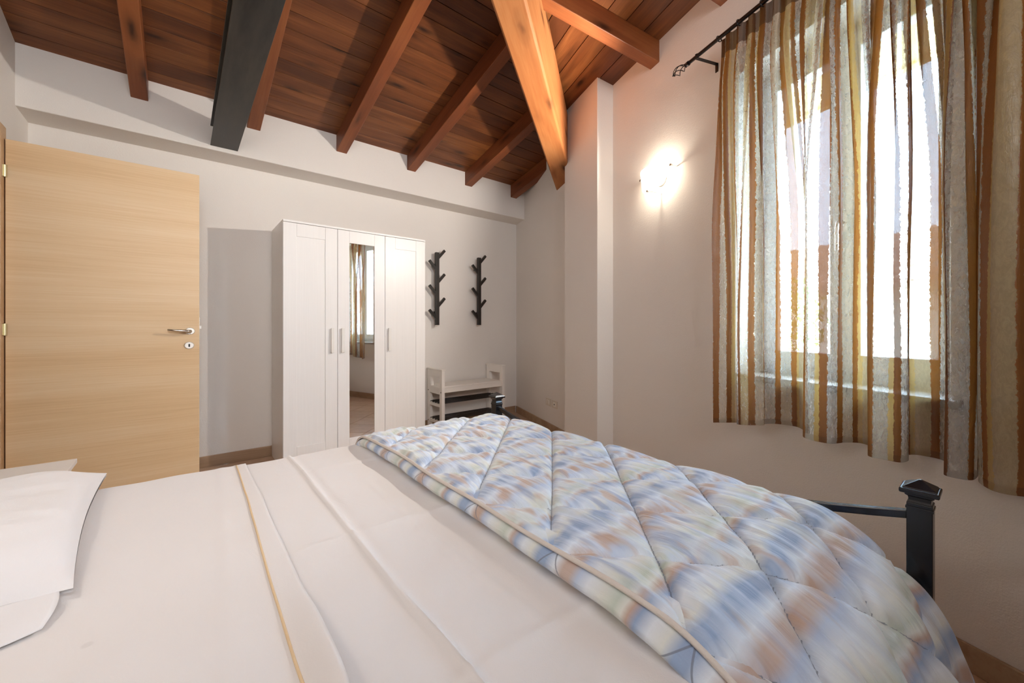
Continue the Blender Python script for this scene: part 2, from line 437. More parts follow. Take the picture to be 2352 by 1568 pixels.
# ------------------------------------------------------------------ shell
floor = add('floor', MB().box((-1.0, -1.4, -0.08), (3.75, 4.1, -0.009)), 'grout')
tag(floor, 'beige square tile floor laid diagonally with dark joints', 'floor', kind='structure')
TS = 0.335
tile_me = MB()
h = TS/2 - 0.0022
tile_me.rings([[(-h,-h,-0.008),(h,-h,-0.008),(h,h,-0.008),(-h,h,-0.008)], [(-h,-h,-0.0015),(h,-h,-0.0015),(h,h,-0.0015),(-h,h,-0.0015)],
               [(-h+.002,-h+.002,0),(h-.002,-h+.002,0),(h-.002,h-.002,0),(-h+.002,h-.002,0)]])
tile_me = tile_me.mesh('tile', 'tile')
R45 = Matrix.Rotation(math.radians(45), 4, 'Z')
def inside(p, m=0.0):
    return XL-m < p.x and YN-m < p.y < YB+m and (p.x*BN.x+p.y*BN.y) < QW+m
for i in range(-16, 17):
    for j in range(-16, 17):
        p = R45 @ Vector((i*TS+0.1, j*TS+0.05, 0))
        if inside(p, 0.16): link('tile', tile_me, floor, Matrix.Translation(p) @ R45)

# back wall, and the bulkhead that carries the rafters
wb = add('wall_back', MB().box((-0.95, YB, -0.01), (3.6, YB+0.2, 2.82)), 'plaster'); tag(wb, 'white plastered back wall behind the wardrobe', 'wall', kind='structure')
cb = MB(); cb.box((XL-0.05, YA, 2.385), (3.42, YB+0.02, zA(YA)+0.015))
tr = add('trim_1', cb, 'plaster', bevel=0.006); tag(tr, 'white plaster bulkhead running along the top of the back wall', 'bulkhead', kind='structure')
# left wall with the doorway
D0, D1, DH = 2.55, 3.372, 2.11
lw = MB()
def lwall(y0, y1, z0, top):
    P = [(XL-0.16, y0, z0)]
    ys = [y0 + (y1-y0)*i/14 for i in range(15)]
    poly = [(XL, y0, z0), (XL, y1, z0)] + [(XL, y, (ceil_z(XL, y)+0.02) if top is None else top) for y in reversed(ys)]
    lw.prism(poly, (-0.16, 0, 0))
lwall(YN-0.1, D0, -0.01, None); lwall(D1, YB+0.1, -0.01, None); lwall(D0, D1, DH, None)
o = add('wall_left', lw, 'plaster'); tag(o, 'white plastered wall with the open doorway beside the bed head', 'wall', kind='structure')
# corridor behind the doorway
hw = MB(); hw.box((-1.95, D0-0.5, -0.01), (-1.90, D1+0.4, 2.5)).box((-1.95, D0-0.55, -0.01), (XL-0.16, D0-0.5, 2.5)).box((-1.95, D1+0.4, -0.01), (XL-0.16, D1+0.45, 2.5)).box((-1.95, D0-0.55, 2.5), (XL-0.1, D1+0.45, 2.55)).box((-1.95, D0-0.55, -0.06), (XL-0.05, D1+0.45, -0.012))
o = add('wall_corridor', hw, 'plaster'); tag(o, 'corridor walls beyond the open doorway', 'wall', kind='structure')
# wall behind the camera
poly = [(XL-0.1, YN, -0.01), (1.9, YN, -0.01)] + [(x, YN, ceil_z(x, YN)+0.02) for x in (1.9, 1.0, 0.0, XL-0.1)]
o = add('wall_near', MB().prism(poly, (0, -0.15, 0)), 'plaster'); tag(o, 'white plastered wall behind the viewer', 'wall', kind='structure')
# window wall with its opening
WS0, WS1, WZ0, WZ1, QO = 0.745, 1.56, 0.85, 2.385, 2.14
wr = MB(); zt = ZB+0.015
wr.wbox(QW, QO, -1.2, WS0, -0.01, zt).wbox(QW, QO, WS1, 5.1, -0.01, zt).wbox(QW, QO, WS0, WS1, -0.01, WZ0).wbox(QW, QO, WS0, WS1, WZ1, zt)
o = add('wall_right', wr, 'plaster'); tag(o, 'white plastered side wall with the curtained window and a lit sconce', 'wall', kind='structure')
o = add('trim_2', MB().wbox(1.66, QW+0.02, 2.66, 3.197, -0.005, zB(1.66)+0.01), 'plaster', bevel=0.004)
tag(o, 'white plaster pilaster standing out of the side wall beside the sconce', 'pilaster', kind='structure')
# skirting
o = add('baseboard_back', MB().box((XL+0.02, YB-0.012, 0), (3.27, YB, 0.085)), 'skirt', bevel=0.003); tag(o, 'brown wooden skirting along the back wall', 'skirting', kind='structure')
bb = MB().wbox(QW-0.012, QW, -0.6, 2.655, 0, 0.085).wbox(QW-0.012, QW, 3.20, 4.77, 0, 0.085).wbox(1.648, 1.66, 2.648, 3.21, 0, 0.085).wbox(1.66, QW, 2.648, 2.66, 0, 0.085)
o = add('baseboard_right', bb, 'skirt', bevel=0.003); tag(o, 'brown wooden skirting along the window wall', 'skirting', kind='structure')

# ceiling: boarding above, each plank a piece of its own
def hipX(Y): return (Y*(1-BN.y)+CH)/BN.x
def hipS(q): return (q-CH-q*BN.y)/BD.y
UP = Vector((0, 0, 1))
cl = MB()
yl = YB+0.15
cl.prism([(XL-0.2, yl, zA(yl)+.02), (hipX(yl), yl, zA(yl)+.02), (hipX(0.1), 0.1, zA(0.1)+.02), (XL-0.2, 0.1, zA(0.1)+.02)], (0, 0, 0.06))
cl.prism([W(2.5, -1.5, zB(2.5)+.02), W(2.5, hipS(2.5), zB(2.5)+.02), W(-1.0, hipS(-1.0), zB(-1.0)+.02), W(-1.0, -1.5, zB(-1.0)+.02)], (0, 0, 0.06))
ceiling = add('ceiling', cl, 'backing'); tag(ceiling, 'hipped ceiling of reddish brown pine boards', 'ceiling', kind='structure')
PW = 0.1235; CO = math.sqrt(1+K*K)
def plank(origin, ex, ey, ez, x0a, x0b, x1a, x1b, wid):
    t = 0.02; c = 0.0023
    sec = [(c+0.0006, 0), (wid-c-0.0006, 0), (wid-c, 0.0008), (wid-c, 0.009), (wid-0.0003, 0.009), (wid-0.0003, t), (0.0003, t), (0.0003, 0.009), (c, 0.009), (c, 0.0008)]
    ra = [(x0a+(x0b-x0a)*y/wid, y, z) for y, z in sec]; rb = [(x1a+(x1b-x1a)*y/wid, y, z) for y, z in sec]
    mb = MB().rings([ra, rb])
    m = Matrix((ex, ey, ez)).transposed().to_4x4(); m.translation = origin
    add('plank', mb, 'plank', ceiling, mtx=m)
ey = Vector((0, -1, K)).normalized(); ex = Vector((1, 0, 0)); ez = Vector((0, K, 1)).normalized()
Y = YA+0.03
while Y > 0.25:
    Y2 = Y-PW
    xa, xb = hipX(Y), hipX(Y2)
    if xb > XL+0.1:
        # local y grows up the slope: left handed with +z up, so x runs from the hip end
        m_o = Vector((XL-0.04, Y, zA(Y)))
        plank(m_o, ex, ey, -ez if False else ez, 0, 0, xa-m_o.x, xb-m_o.x, PW*CO)
    Y = Y2
PB = 0.1355
ey = Vector((-BN.x, -BN.y, K)).normalized(); ex = BD.copy(); ez = Vector((BN.x*K, BN.y*K, 1)).normalized()
q = QW+0.016
while q > -0.75:
    q2 = q-PB
    def s0(qq): return max((XL-0.05-qq*BN.x)/BD.x, (YN-0.05-qq*BN.y)/BD.y)
    a0, b0, a1, b1 = s0(q), s0(q2), hipS(q), hipS(q2)
    if a1 > a0+0.1 and b1 > b0+0.05:
        m_o = W(q, 0, zB(q))
        plank(m_o, ex, ey, ez, a0, b0, a1, b1, PB*CO)
    q = q2

# ------------------------------------------------------------------ roof timbers
def beam_local(L, wd, ht): return MB().box((0, -wd/2, -ht), (L, wd/2, 0))
exA = Vector((0, -1, K)).normalized(); ezA = Vector((0, K, 1)).normalized(); eyA = Vector((1, 0, 0))
rl = ['reddish wooden rafter nearest the open door, left of the black steel beam',
      'reddish wooden rafter half hidden just behind the black steel beam',
      'reddish wooden rafter above the wardrobe, first one right of the steel beam',
      'reddish wooden rafter meeting the back wall above the first coat rack',
      'short reddish rafter running under the big hip beam above the coat racks',
      'shortest reddish rafter, squeezed into the corner behind the hip beam']
for X, lb in zip((-0.22, 0.428, 1.08, 1.735, 2.40, 3.035), rl):
    Yt = (X*BN.x - CH)/(1-BN.y) + 0.06
    Y0 = YA+0.05
    L = (Y0-Yt)*CO
    m = Matrix((exA, eyA, ezA)).transposed().to_4x4(); m.translation = Vector((X, Y0, zA(Y0)))
    o = add('wooden_rafter', beam_local(L, 0.088, 0.138), 'rafter', bevel=0.004, mtx=m)
    tag(o, lb, 'rafter', 'reddish ceiling rafters', 'thing')
exB = Vector((-BN.x, -BN.y, K)).normalized(); ezB = Vector((BN.x*K, BN.y*K, 1)).normalized(); eyB = ezB.cross(exB)
for S, lb in ((2.18, 'orange lit rafter running from the hip beam down to the wall above the sconce'), (1.612, 'rafter end just showing at the top edge above the curtain rod end')):
    q0 = QW+0.05
    qe = (S*BD.y + CH)/(1-BN.y)      # meets the hip
    L = (q0-qe)*CO
    m = Matrix((exB, eyB, ezB)).transposed().to_4x4(); m.translation = W(q0, S, zB(q0))
    o = add('wooden_rafter', beam_local(L, 0.088, 0.138), 'rafter', bevel=0.004, mtx=m)
    tag(o, lb, 'rafter', 'reddish ceiling rafters', 'thing')
# hip beam
HD = Vector((0.816, 0.578, 0)).normalized(); HN = Vector((-HD.y, HD.x, 0)); HS = 0.125
def hb(t, p, dz): return HD*t + HN*p + Vector((0, 0, 2.515 + HS*(3.524-t) + dz))
t0, t1, p0, p1 = 4.3, 0.2, 0.456, 0.633
m = Matrix(((-HD + Vector((0, 0, HS))).normalized(), HN*-1, Vector((HD.x*HS, HD.y*HS, 1)).normalized())).transposed().to_4x4()
m.translation = hb(t0, (p0+p1)/2, 0)
Lh = (t0-t1)*math.sqrt(1+HS*HS); ww = (p1-p0)/2; hh = 0.43; ch = 0.012
sec = [(-ww+ch, 0), (ww-ch, 0), (ww, ch), (ww, hh), (-ww, hh), (-ww, ch)]
o = add('hip_beam', MB().rings([[(0, y, z) for y, z in sec], [(Lh, y, z) for y, z in sec]]), 'glulam', bevel=0.003, mtx=m)
tag(o, 'large pale orange wooden hip beam slanting down to the pilaster', 'beam', kind='thing')
# steel beam
sb = MB(); y0, y1 = YN-0.05, YA+0.06
sb.box((0.160, y0, 2.414), (0.326, y1, 2.424)); fl = add('steel_beam', None or MB().box((0.160, y0, 2.414), (0.326, y1, 2.424)).box((0.160, y0, 2.556), (0.326, y1, 2.566)).box((0.239, y0, 2.4235), (0.247, y1, 2.5565)), 'steel', bevel=0.0015)
tag(fl, 'black steel H-beam crossing under the rafters near the door', 'beam', kind='thing')

# ------------------------------------------------------------------ window
win = empty('window_1', W(1.98, 1.15, WZ0), 'white framed two-leaf window behind the striped curtains', 'window', kind='structure')
F0, F1 = 1.985, 2.05
fr = MB(); e = 0.055
fr.wbox(F0, F1, WS0, WS0+e, WZ0, WZ1).wbox(F0, F1, WS1-e, WS1, WZ0, WZ1).wbox(F0, F1, WS0+e, WS1-e, WZ0, WZ0+e).wbox(F0, F1, WS0+e, WS1-e, WZ1-e, WZ1)
add('window_frame', fr, 'pvc', win, bevel=0.004)
mid = (WS0+WS1)/2
for a, b in ((WS0+e-0.012, mid-0.001), (mid+0.001, WS1-e+0.012)):
    st = 0.06; z0, z1 = WZ0+e-0.012, WZ1-e+0.012; qa, qb = F0-0.02, F1-0.018
    sm = MB().wbox(qa, qb, a, a+st, z0, z1).wbox(qa, qb, b-st, b, z0, z1).wbox(qa, qb, a+st, b-st, z0, z0+0.075).wbox(qa, qb, a+st, b-st, z1-st, z1)
    so_ = add('sash', sm, 'pvc', win, bevel=0.004)
    add('pane', MB().wbox(2.005, 2.011, a+st-0.008, b-st+0.008, z0+0.067, z1-st+0.008), 'glass', so_)
hd = MB().wbox(F0-0.032, F0-0.02, mid-0.017, mid+0.017, 1.50, 1.58); hd.tube([W(F0-0.03, mid, 1.54), W(F0-0.065, mid, 1.54), W(F0-0.07, mid, 1.52), W(F0-0.07, mid, 1.42)], 0.008)
add('window_handle', hd, 'satin', win, smooth=False)
sl = MB().wbox(QW-0.025, F0, WS0-0.03, WS1+0.03, WZ0-0.028, WZ0+0.002)
add('window_sill', sl, 'sill', win, bevel=0.004)
# eaves over the window
ev = MB().wbox(2.14, 2.60, -1.5, 5.5, 2.415, 2.455).wbox(2.57, 2.62, -1.5, 5.5, 2.40, 2.80)
o = add('trim_3', ev, 'eave'); tag(o, 'ochre painted eaves outside above the window', 'eaves', kind='structure')

# ------------------------------------------------------------------ outside
gr = MB().wbox(2.2, 60, -40, 60, -1.6, -1.5); o = add('ground', gr, 'ground'); tag(o, 'pale sunlit ground outside the window', 'ground', kind='structure')
hs = empty('neighbour_house', W(9.5, 4.0, -1.5), 'cream rendered house with a tiled roof outside the window', 'house')
add('wall', MB().wbox(8.3, 14, -9, 13.5, -1.5, 1.85), 'render_cream', hs)
rf = MB(); nr = 60
def roofpt(s, t, dz): return W(7.9+3.2*t, s, 1.80+1.35*t+dz)
rf.hexa([roofpt(-9.4, 0, -.06), roofpt(-9.4, 1, -.06), roofpt(13.9, 1, -.06), roofpt(13.9, 0, -.06), roofpt(-9.4, 0, 0), roofpt(-9.4, 1, 0), roofpt(13.9, 1, 0), roofpt(13.9, 0, 0)])
rf.hexa([W(11.1, -9.4, 3.09), W(14.4, -9.4, 1.74), W(14.4, 13.9, 1.74), W(11.1, 13.9, 3.09), W(11.1, -9.4, 3.15), W(14.4, -9.4, 1.80), W(14.4, 13.9, 1.80), W(11.1, 13.9, 3.15)])
roof = add('roof', rf, 'rooftile', hs)
tl = MB()
for i in range(0, 96):
    s_ = -9.3+i*0.24
    for r in range(9):
        t_0, t_1 = r/9, (r+1.12)/9
        P = []
        for t, wd, lift in ((t_0, 0.085, 0.035), (min(t_1, 1.0), 0.07, 0.012)):
            P.append([roofpt(s_-wd, t, lift*0.3), roofpt(s_-wd*0.5, t, lift+0.045), roofpt(s_+wd*0.5, t, lift+0.045), roofpt(s_+wd, t, lift*0.3)])
        n = len(tl.v); tl.v += [tuple(p) for ring in P for p in ring]
        tl.f += [(n, n+4, n+5, n+1), (n+1, n+5, n+6, n+2), (n+2, n+6, n+7, n+3), (n, n+1, n+2, n+3)]
tag(add('roof_tiles', tl, 'rooftile', roof), kind='stuff')
for s_ in (1.2, 6.5):
    f_ = add('window', MB().wbox(8.26, 8.31, s_-0.55, s_+0.55, -0.3, 1.1), 'pvc', hs)
    add('pane', MB().wbox(8.25, 8.265, s_-0.47, s_-0.03, -0.22, 1.02).wbox(8.25, 8.265, s_+0.03, s_+0.47, -0.22, 1.02), 'glass', f_)
# tree in front of the house, by the left edge of the window
tp = W(6.3, 4.75, -1.5)
tree = empty('garden_tree', tp, 'small green tree outside beyond the left window leaf', 'tree')
add('trunk', MB().tube([tp, tp+Vector((0.05, 0.02, 1.2)), tp+Vector((0.0, 0.05, 2.3)), tp+Vector((0.1, 0, 3.0))], [0.11, 0.085, 0.06, 0.03], 8), 'bark', tree)
lf = MB()
for i in range(1400):
    th, ph, r = random.random()*6.283, math.acos(random.uniform(-1, 1)), random.random()**0.4
    c = tp+Vector((0, 0, 2.75))+Vector((0.75*r*math.sin(ph)*math.cos(th), 0.75*r*math.sin(ph)*math.sin(th), 0.75*r*math.cos(ph)))
    a = Vector((random.uniform(-1, 1), random.uniform(-1, 1), random.uniform(-1, 1))).normalized(); b = a.orthogonal().normalized()
    n = len(lf.v); lf.v += [tuple(c-a*.05), tuple(c+b*.025), tuple(c+a*.05), tuple(c-b*.025)]; lf.f.append((n, n+1, n+2, n+3))
tag(add('foliage', lf, 'leaf', tree), kind='stuff')

# ------------------------------------------------------------------ door
door = empty('door_1', (XL, D1, 0), 'open light oak veneer door with a nickel lever', 'door', kind='structure')
LX0, LX1, LY = -0.734, 0.0895, 3.398
leaf = add('door_leaf', MB().box((LX0, LY, 0.008), (LX1, LY+0.042, 2.10)), 'veneer', door, bevel=0.0015)
jm = MB().box((XL-0.16, D1-0.03, 0), (XL, D1, DH)).box((XL-0.16, D0, 0), (XL, D0+0.03, DH)).box((XL-0.16, D0, DH-0.03), (XL, D1, DH))
add('door_frame', jm, 'frame_wood', door, bevel=0.002)
cs = MB().box((XL, D1-0.02, 0), (XL+0.016, D1+0.064, 2.170)).box((XL, D0-0.064, 0), (XL+0.016, D0+0.02, 2.170)).box((XL, D0+0.02, DH-0.01), (XL+0.016, D1-0.02, 2.170))
add('casing', cs, 'frame_wood', door, bevel=0.003)
for z in (0.25, 1.074, 1.924):
    add('hinge', MB().tube([(XL+0.022, 3.385, z-0.032), (XL+0.022, 3.385, z+0.032)], 0.0085, 12).box((XL+0.014, 3.372, z-0.030), (XL+0.019, 3.386, z+0.030)), 'brass', door)
def oval(cx, cz, rx, rz, y0, y1, n=28):
    rings = []
    for y, k in ((y0, 1.0), (y0-(y0-y1)*0.55, 1.0), (y1, 0.86)):
        rings.append([(cx+rx*k*math.cos(2*math.pi*i/n), y, cz+rz*k*math.sin(2*math.pi*i/n)) for i in range(n)])
    return MB().rings(rings)
hx, hz = 0.041, 1.060
ro = add('lever_rosette', oval(hx, hz, 0.026, 0.0235, LY, LY-0.009), 'rosette', door, smooth=False)
add('door_handle', MB().tube([(hx, LY-0.006, hz), (hx, LY-0.040, hz), (hx-0.004, LY-0.050, hz), (hx-0.016, LY-0.054, hz+0.001), (hx-0.07, LY-0.054, hz+0.005), (hx-0.112, LY-0.052, hz+0.009)], [0.011, 0.010, 0.009, 0.0085, 0.0075, 0.0055], 12), 'satin', door, smooth=True)
es = add('key_escutcheon', oval(hx-0.004, 0.966, 0.026, 0.0235, LY, LY-0.008), 'rosette', door)
kh = MB(); kx = hx-0.004
kh.rings([[(kx+0.0045*math.cos(a)*(1), LY-y, 0.966+0.0045*math.sin(a)+(0.006 if math.sin(a) >= 0 else -0.006)) for a in [2*math.pi*i/16+0.01 for i in range(16)]] for y in (0.0075, 0.0088)])
add('keyhole', kh, 'dark', es)
add('latch_plate', MB().box((LX1-0.0005, LY+0.010, 0.96), (LX1+0.002, LY+0.032, 1.15)).box((LX1, LY+0.013, 1.075), (LX1+0.011, LY+0.028, 1.095)), 'satin', door)

# ------------------------------------------------------------------ wardrobe
wx0, wx1, wy0, wy1, wh = 0.586, 1.760, 3.421, 3.905, 1.90
wd = empty('wardrobe', ((wx0+wx1)/2, (wy0+wy1)/2, 0), 'tall white three-door wardrobe with a mirror on its middle door', 'wardrobe')
bm_ = MB(); yb0 = wy0+0.021
bm_.box((wx0, yb0, 0), (wx0+0.016, wy1, wh-0.016)).box((wx1-0.016, yb0, 0), (wx1, wy1, wh-0.016)).box((wx0+0.016, wy1-0.01, 0.05), (wx1-0.016, wy1, wh-0.016)).box((wx0+0.016, yb0+0.03, 0), (wx1-0.016, yb0+0.046, 0.065)).box((wx0+0.016, yb0, 0.065), (wx1-0.016, wy1-0.01, 0.081))
bm_.box((0.970, yb0+0.002, 0.081), (0.986, wy1-0.01, wh-0.016)).box((1.362, yb0+0.002, 0.081), (1.378, wy1-0.01, wh-0.016))
add('wardrobe_body', bm_, 'foil', wd, bevel=0.001)
add('top_panel', MB().box((wx0, wy0, wh-0.016), (wx1, wy1, wh)), 'foil', wd, bevel=0.001)
dz0, dz1 = 0.068, wh-0.019
for k, (a, b, hxx) in enumerate(((wx0+0.001, 0.9765, 0.934), (0.9795, 1.3725, 1.014), (1.3755, wx1-0.001, 1.409))):
    dm = MB(); st = 0.092
    dm.box((a, wy0, dz0), (a+st, wy0+0.018, dz1)).box((b-st, wy0, dz0), (b, wy0+0.018, dz1))
    dm.box((a+st+0.0006, wy0, dz0), (b-st-0.0006, wy0+0.018, dz0+0.10)).box((a+st+0.0006, wy0, dz1-0.10), (b-st-0.0006, wy0+0.018, dz1))
    dr = add('wardrobe_door', dm, 'foil', wd, bevel=0.0012)
    if k == 1:
        add('mirror', MB().box((a+st, wy0+0.004, dz0+0.10), (b-st, wy0+0.010, dz1-0.10)), 'mirror', dr)
    else:
        add('door_panel', MB().box((a+st, wy0+0.006, dz0+0.10), (b-st, wy0+0.014, dz1-0.10)), 'foil', dr)
    hm = MB().box((hxx-0.011, wy0-0.026, 0.879), (hxx+0.011, wy0-0.014, 1.078)).box((hxx-0.008, wy0-0.015, 0.883), (hxx+0.008, wy0, 0.905)).box((hxx-0.008, wy0-0.015, 1.052), (hxx+0.008, wy0, 1.074))
    add('handle', hm, 'handle_white', dr, bevel=0.002)

# ------------------------------------------------------------------ coat racks
def coat_rack(loc, label):
    r = empty('coat_rack', loc, label, 'coat rack', 'black coat racks on the back wall')
    def a(name, mb): return add(name, mb, 'blackwood', None)
    ch = []
    yb = -0.075
    post = add('rack_post', MB().box((-0.020, yb-0.017, 0), (0.020, yb+0.017, 0.78)), 'blackwood', r, bevel=0.002, mtx=Matrix.Translation(loc))
    for z in (0.645, 0.135):
        add('wall_spacer', MB().tube([(-0.014, 0, z), (-0.014, yb+0.02, z)], 0.0135, 14), 'blackwood', r, mtx=Matrix.Translation(loc))
    for side, zs in ((1, (0.708, 0.449, 0.189)), (-1, (0.585, 0.321, 0.060))):
        for z in zs:
            m = Matrix.Translation(Vector(loc)+Vector((0, yb, z))) @ Matrix.Rotation(side*math.radians(42), 4, 'Y')
            add('peg', MB().rings([[(-.014, -.012, 0), (.014, -.012, 0), (.014, .012, 0), (-.014, .012, 0)], [(-.0135, -.012, 0.138), (.0135, -.012, 0.138), (.0135, .012, 0.138), (-.0135, .012, 0.138)]]), 'blackwood', r, bevel=0.002, mtx=m)
    return r
coat_rack((2.118, YB, 1.106), 'black branching coat rack on the back wall, next to the wardrobe')
coat_rack((2.665, YB, 1.108), 'black branching coat rack on the back wall, nearer the corner above the bench end')

# ------------------------------------------------------------------ shoe bench
bx0, bx1, by0, by1 = 2.03, 2.84, 3.585, 3.895
bn = empty('shoe_bench', ((bx0+bx1)/2, (by0+by1)/2, 0), 'white wooden bench with two black-barred shoe shelves under the coat racks', 'bench')
for x0 in (bx0, bx1-0.034):
    x1 = x0+0.034
    fm = MB()
    fm.box((x0, by0, 0), (x1, by0+0.05, 0.638))
    fm.prism([(x0, by1, 0), (x0, by1-0.05, 0), (x0, by1-0.05, 0.46), (x0, by1-0.075, 0.47), (x0, by1-0.05, 0.60), (x0, by1-0.05, 0.638), (x0, by1, 0.638)], (0.034, 0, 0))
    fm.box((x0, by0+0.05, 0.565), (x1, by1-0.05, 0.638)).box((x0, by0+0.05, 0.395), (x1, by1-0.05, 0.470))
    fm.box((x0, by0+0.05, 0.265), (x1, by1-0.05, 0.295)).box((x0, by0+0.05, 0.09), (x1, by1-0.05, 0.12))
    en = add('end_frame', fm, 'bench', bn, bevel=0.0015)
    add('armrest', MB().box((x0-0.006, by0-0.008, 0.638), (x1+0.006, by1+0.008, 0.653)), 'bench', en, bevel=0.003)
    for y in (by0+0.022, by1-0.022):
        for z in (0.418, 0.098):
            sx_ = x0-0.001 if x0 == bx0 else x1+0.001
            add('bolt_cap', MB().tube([(sx_, y, z), (sx_+(0.004 if x0 == bx0 else -0.004), y, z)], 0.0065, 10), 'dark', en)
add('seat', MB().box((bx0+0.0345, by0+0.012, 0.462), (bx1-0.0345, by1-0.01, 0.478)), 'bench', bn, bevel=0.003)
add('apron', MB().box((bx0+0.0345, by0+0.016, 0.412), (bx1-0.0345, by0+0.034, 0.4615)), 'bench', bn, bevel=0.002)
add('apron', MB().box((bx0+0.0345, by1-0.034, 0.412), (bx1-0.0345, by1-0.016, 0.4615)), 'bench', bn, bevel=0.002)
for z in (0.302, 0.127):
    for i in range(5):
        y = by0+0.045+i*0.055
        add('shelf_bar', MB().tube([(bx0+0.008, y, z), (bx1-0.008, y, z)], 0.0065, 10), 'blackwood', bn, smooth=True)

# ------------------------------------------------------------------ sconce, sockets
LS, LZ = 2.115, 2.105
sc = empty('wall_sconce', W(QW, LS, LZ-0.06), 'lit half-moon frosted glass sconce on the side wall left of the curtain', 'lamp')
gm = MB(); HW = 0.148
def shade(u, v):
    x = (u*2-1)*HW; e_ = math.sqrt(max(0.0, 1-(x/HW)**2))
    q = QW-0.035-0.085*(1-(x/HW)**2)**0.8
    return W(q+0.012*v, LS+x, LZ-0.155*e_*v)
gm.grid(shade, 28, 10)
add('glass_shade', gm, 'shade', sc, smooth=True, solid=0.004)
for x, z in ((-HW*0.965, LZ-0.028), (HW*0.965, LZ-0.028), (0.0, LZ-0.150)):
    qd = QW-0.05 if abs(x) > 0.01 else QW-0.108
    add('clip', MB().tube([W(QW, LS+x*0.96, z), W(qd, LS+x, z)], 0.0035, 8).tube([W(qd+0.004, LS+x, z), W(qd-0.008, LS+x, z)], 0.008, 10), 'satin', sc)
add('wall_plate', MB().tube([W(QW, LS, LZ-0.06), W(QW-0.012, LS, LZ-0.06)], 0.045, 20), 'rosette', sc)
bl = MB()
rings = []
for t, r in ((0.0, 0.008), (0.012, 0.012), (0.03, 0.013), (0.05, 0.012), (0.06, 0.005)):
    rings.append([W(QW-0.055+r*math.cos(a), LS+r*math.sin(a), LZ-0.085+t) for a in [2*math.pi*i/12 for i in range(12)]])
add('bulb', bl.rings(rings), 'bulb', sc, smooth=True)
lo = light('sconce_glow', 'POINT', W(QW-0.10, LS, LZ-0.05), 1.9, (1.0, 0.88, 0.70), 0.02); lo.parent = sc; lo.matrix_parent_inverse = world_of(sc).inverted()
# the reflector behind the bulb throws most of the light into the room
pp_ = W(QW-0.07, LS, LZ-0.045)
lo = light('sconce_light', 'SPOT', pp_, 150, (1.0, 0.92, 0.83), 0.022, pp_-BN*0.9+BD*0.22+Vector((0, 0, 0.12))); lo.data.spot_size = math.radians(144); lo.data.spot_blend = 0.4

for k, (s0_, lb) in enumerate(((3.826, 'ivory switch plate low on the side wall, the one nearer the corner'), (3.676, 'ivory socket plate with a dark round hole, nearer the pilaster'))):
    e_ = empty('wall_socket', W(QW, s0_, 0.30), lb, 'socket', 'plates low on the side wall')
    pl = MB().wbox(QW-0.008, QW, s0_-0.060, s0_+0.060, 0.262, 0.338)
    add('cover_plate', pl, 'plastic', e_, bevel=0.003)
    md = add('module', MB().wbox(QW-0.0105, QW-0.007, s0_-0.030, s0_+0.030, 0.2775, 0.3225), 'plastic2', e_, bevel=0.0015)
    if k == 1:
        add('socket_hole', MB().tube([W(QW-0.0105, s0_, 0.30), W(QW-0.0112, s0_, 0.30)], 0.0085, 14), 'dark', md)
    else:
        add('rocker', MB().wbox(QW-0.0135, QW-0.010, s0_-0.011, s0_+0.011, 0.280, 0.320), 'plastic', md, bevel=0.0015)

# ------------------------------------------------------------------ bed
FX = 1.34                                          # foot rail and posts
bed = empty('bed', (0.31, 0.94, 0), 'black metal double bed frame with square capped foot posts', 'bed')
def post(x, y, ztop):
    w2 = 0.022
    p = add('bed_post', MB().box((x-w2, y-w2, 0), (x+w2, y+w2, ztop-0.052)), 'blackmetal', bed, bevel=0.002)
    prof = [(0.0235, -0.056), (0.0235, -0.050), (0.0205, -0.048), (0.0205, -0.043), (0.0185, -0.036), (0.0195, -0.028), (0.0245, -0.024), (0.0245, -0.021), (0.0320, -0.019), (0.0335, -0.016), (0.0335, -0.010), (0.0315, -0.008), (0.0285, -0.008), (0.0275, -0.005), (0.002, 0.011)]
    rg = [[(x+sx*r, y+sy*r, ztop-0.011+dz) for sx, sy in ((-1, -1), (1, -1), (1, 1), (-1, 1))] for r, dz in prof]
    add('post_cap', MB().rings(rg), 'blackmetal', p, bevel=0.0008)
post(FX, 0.119, 0.731); post(FX, 1.762, 0.729)
post(XL+0.045, 0.119, 1.02); post(XL+0.045, 1.762, 1.02)
def arch(y): return 0.654 - 0.105*(1-((y-0.9405)/0.80)**2)
add('foot_rail', MB().rings([[(FX-0.009, y, arch(y)-0.020), (FX+0.009, y, arch(y)-0.020), (FX+0.009, y, arch(y)), (FX-0.009, y, arch(y))] for y in [0.141+i*(1.740-0.141)/24 for i in range(25)]]), 'blackmetal', bed, bevel=0.002)
add('foot_rail', MB().box((FX-0.009, 0.141, 0.34), (FX+0.009, 1.740, 0.38)), 'blackmetal', bed, bevel=0.002)
for z in (0.95, 0.62): add('head_rail', MB().box((XL+0.036, 0.141, z), (XL+0.054, 1.740, z+0.02)), 'blackmetal', bed, bevel=0.002)
for y in (0.119, 1.762): add('side_rail', MB().box((XL+0.067, y-0.012, 0.30), (FX-0.022, y+0.012, 0.36)), 'blackmetal', bed, bevel=0.002)
for i in range(12):
    x = XL+0.18+i*0.16
    add('slat', MB().box((x-0.04, 0.131, 0.345), (x+0.04, 1.750, 0.362)), 'skirt', bed)
mt = add('mattress', MB().box((-0.675, 0.190, 0.365), (1.262, 1.730, 0.590)), 'ticking', bevel=0.05, seg=4)
tag(mt, 'thick mattress under the white sheet on the black bed', 'mattress')

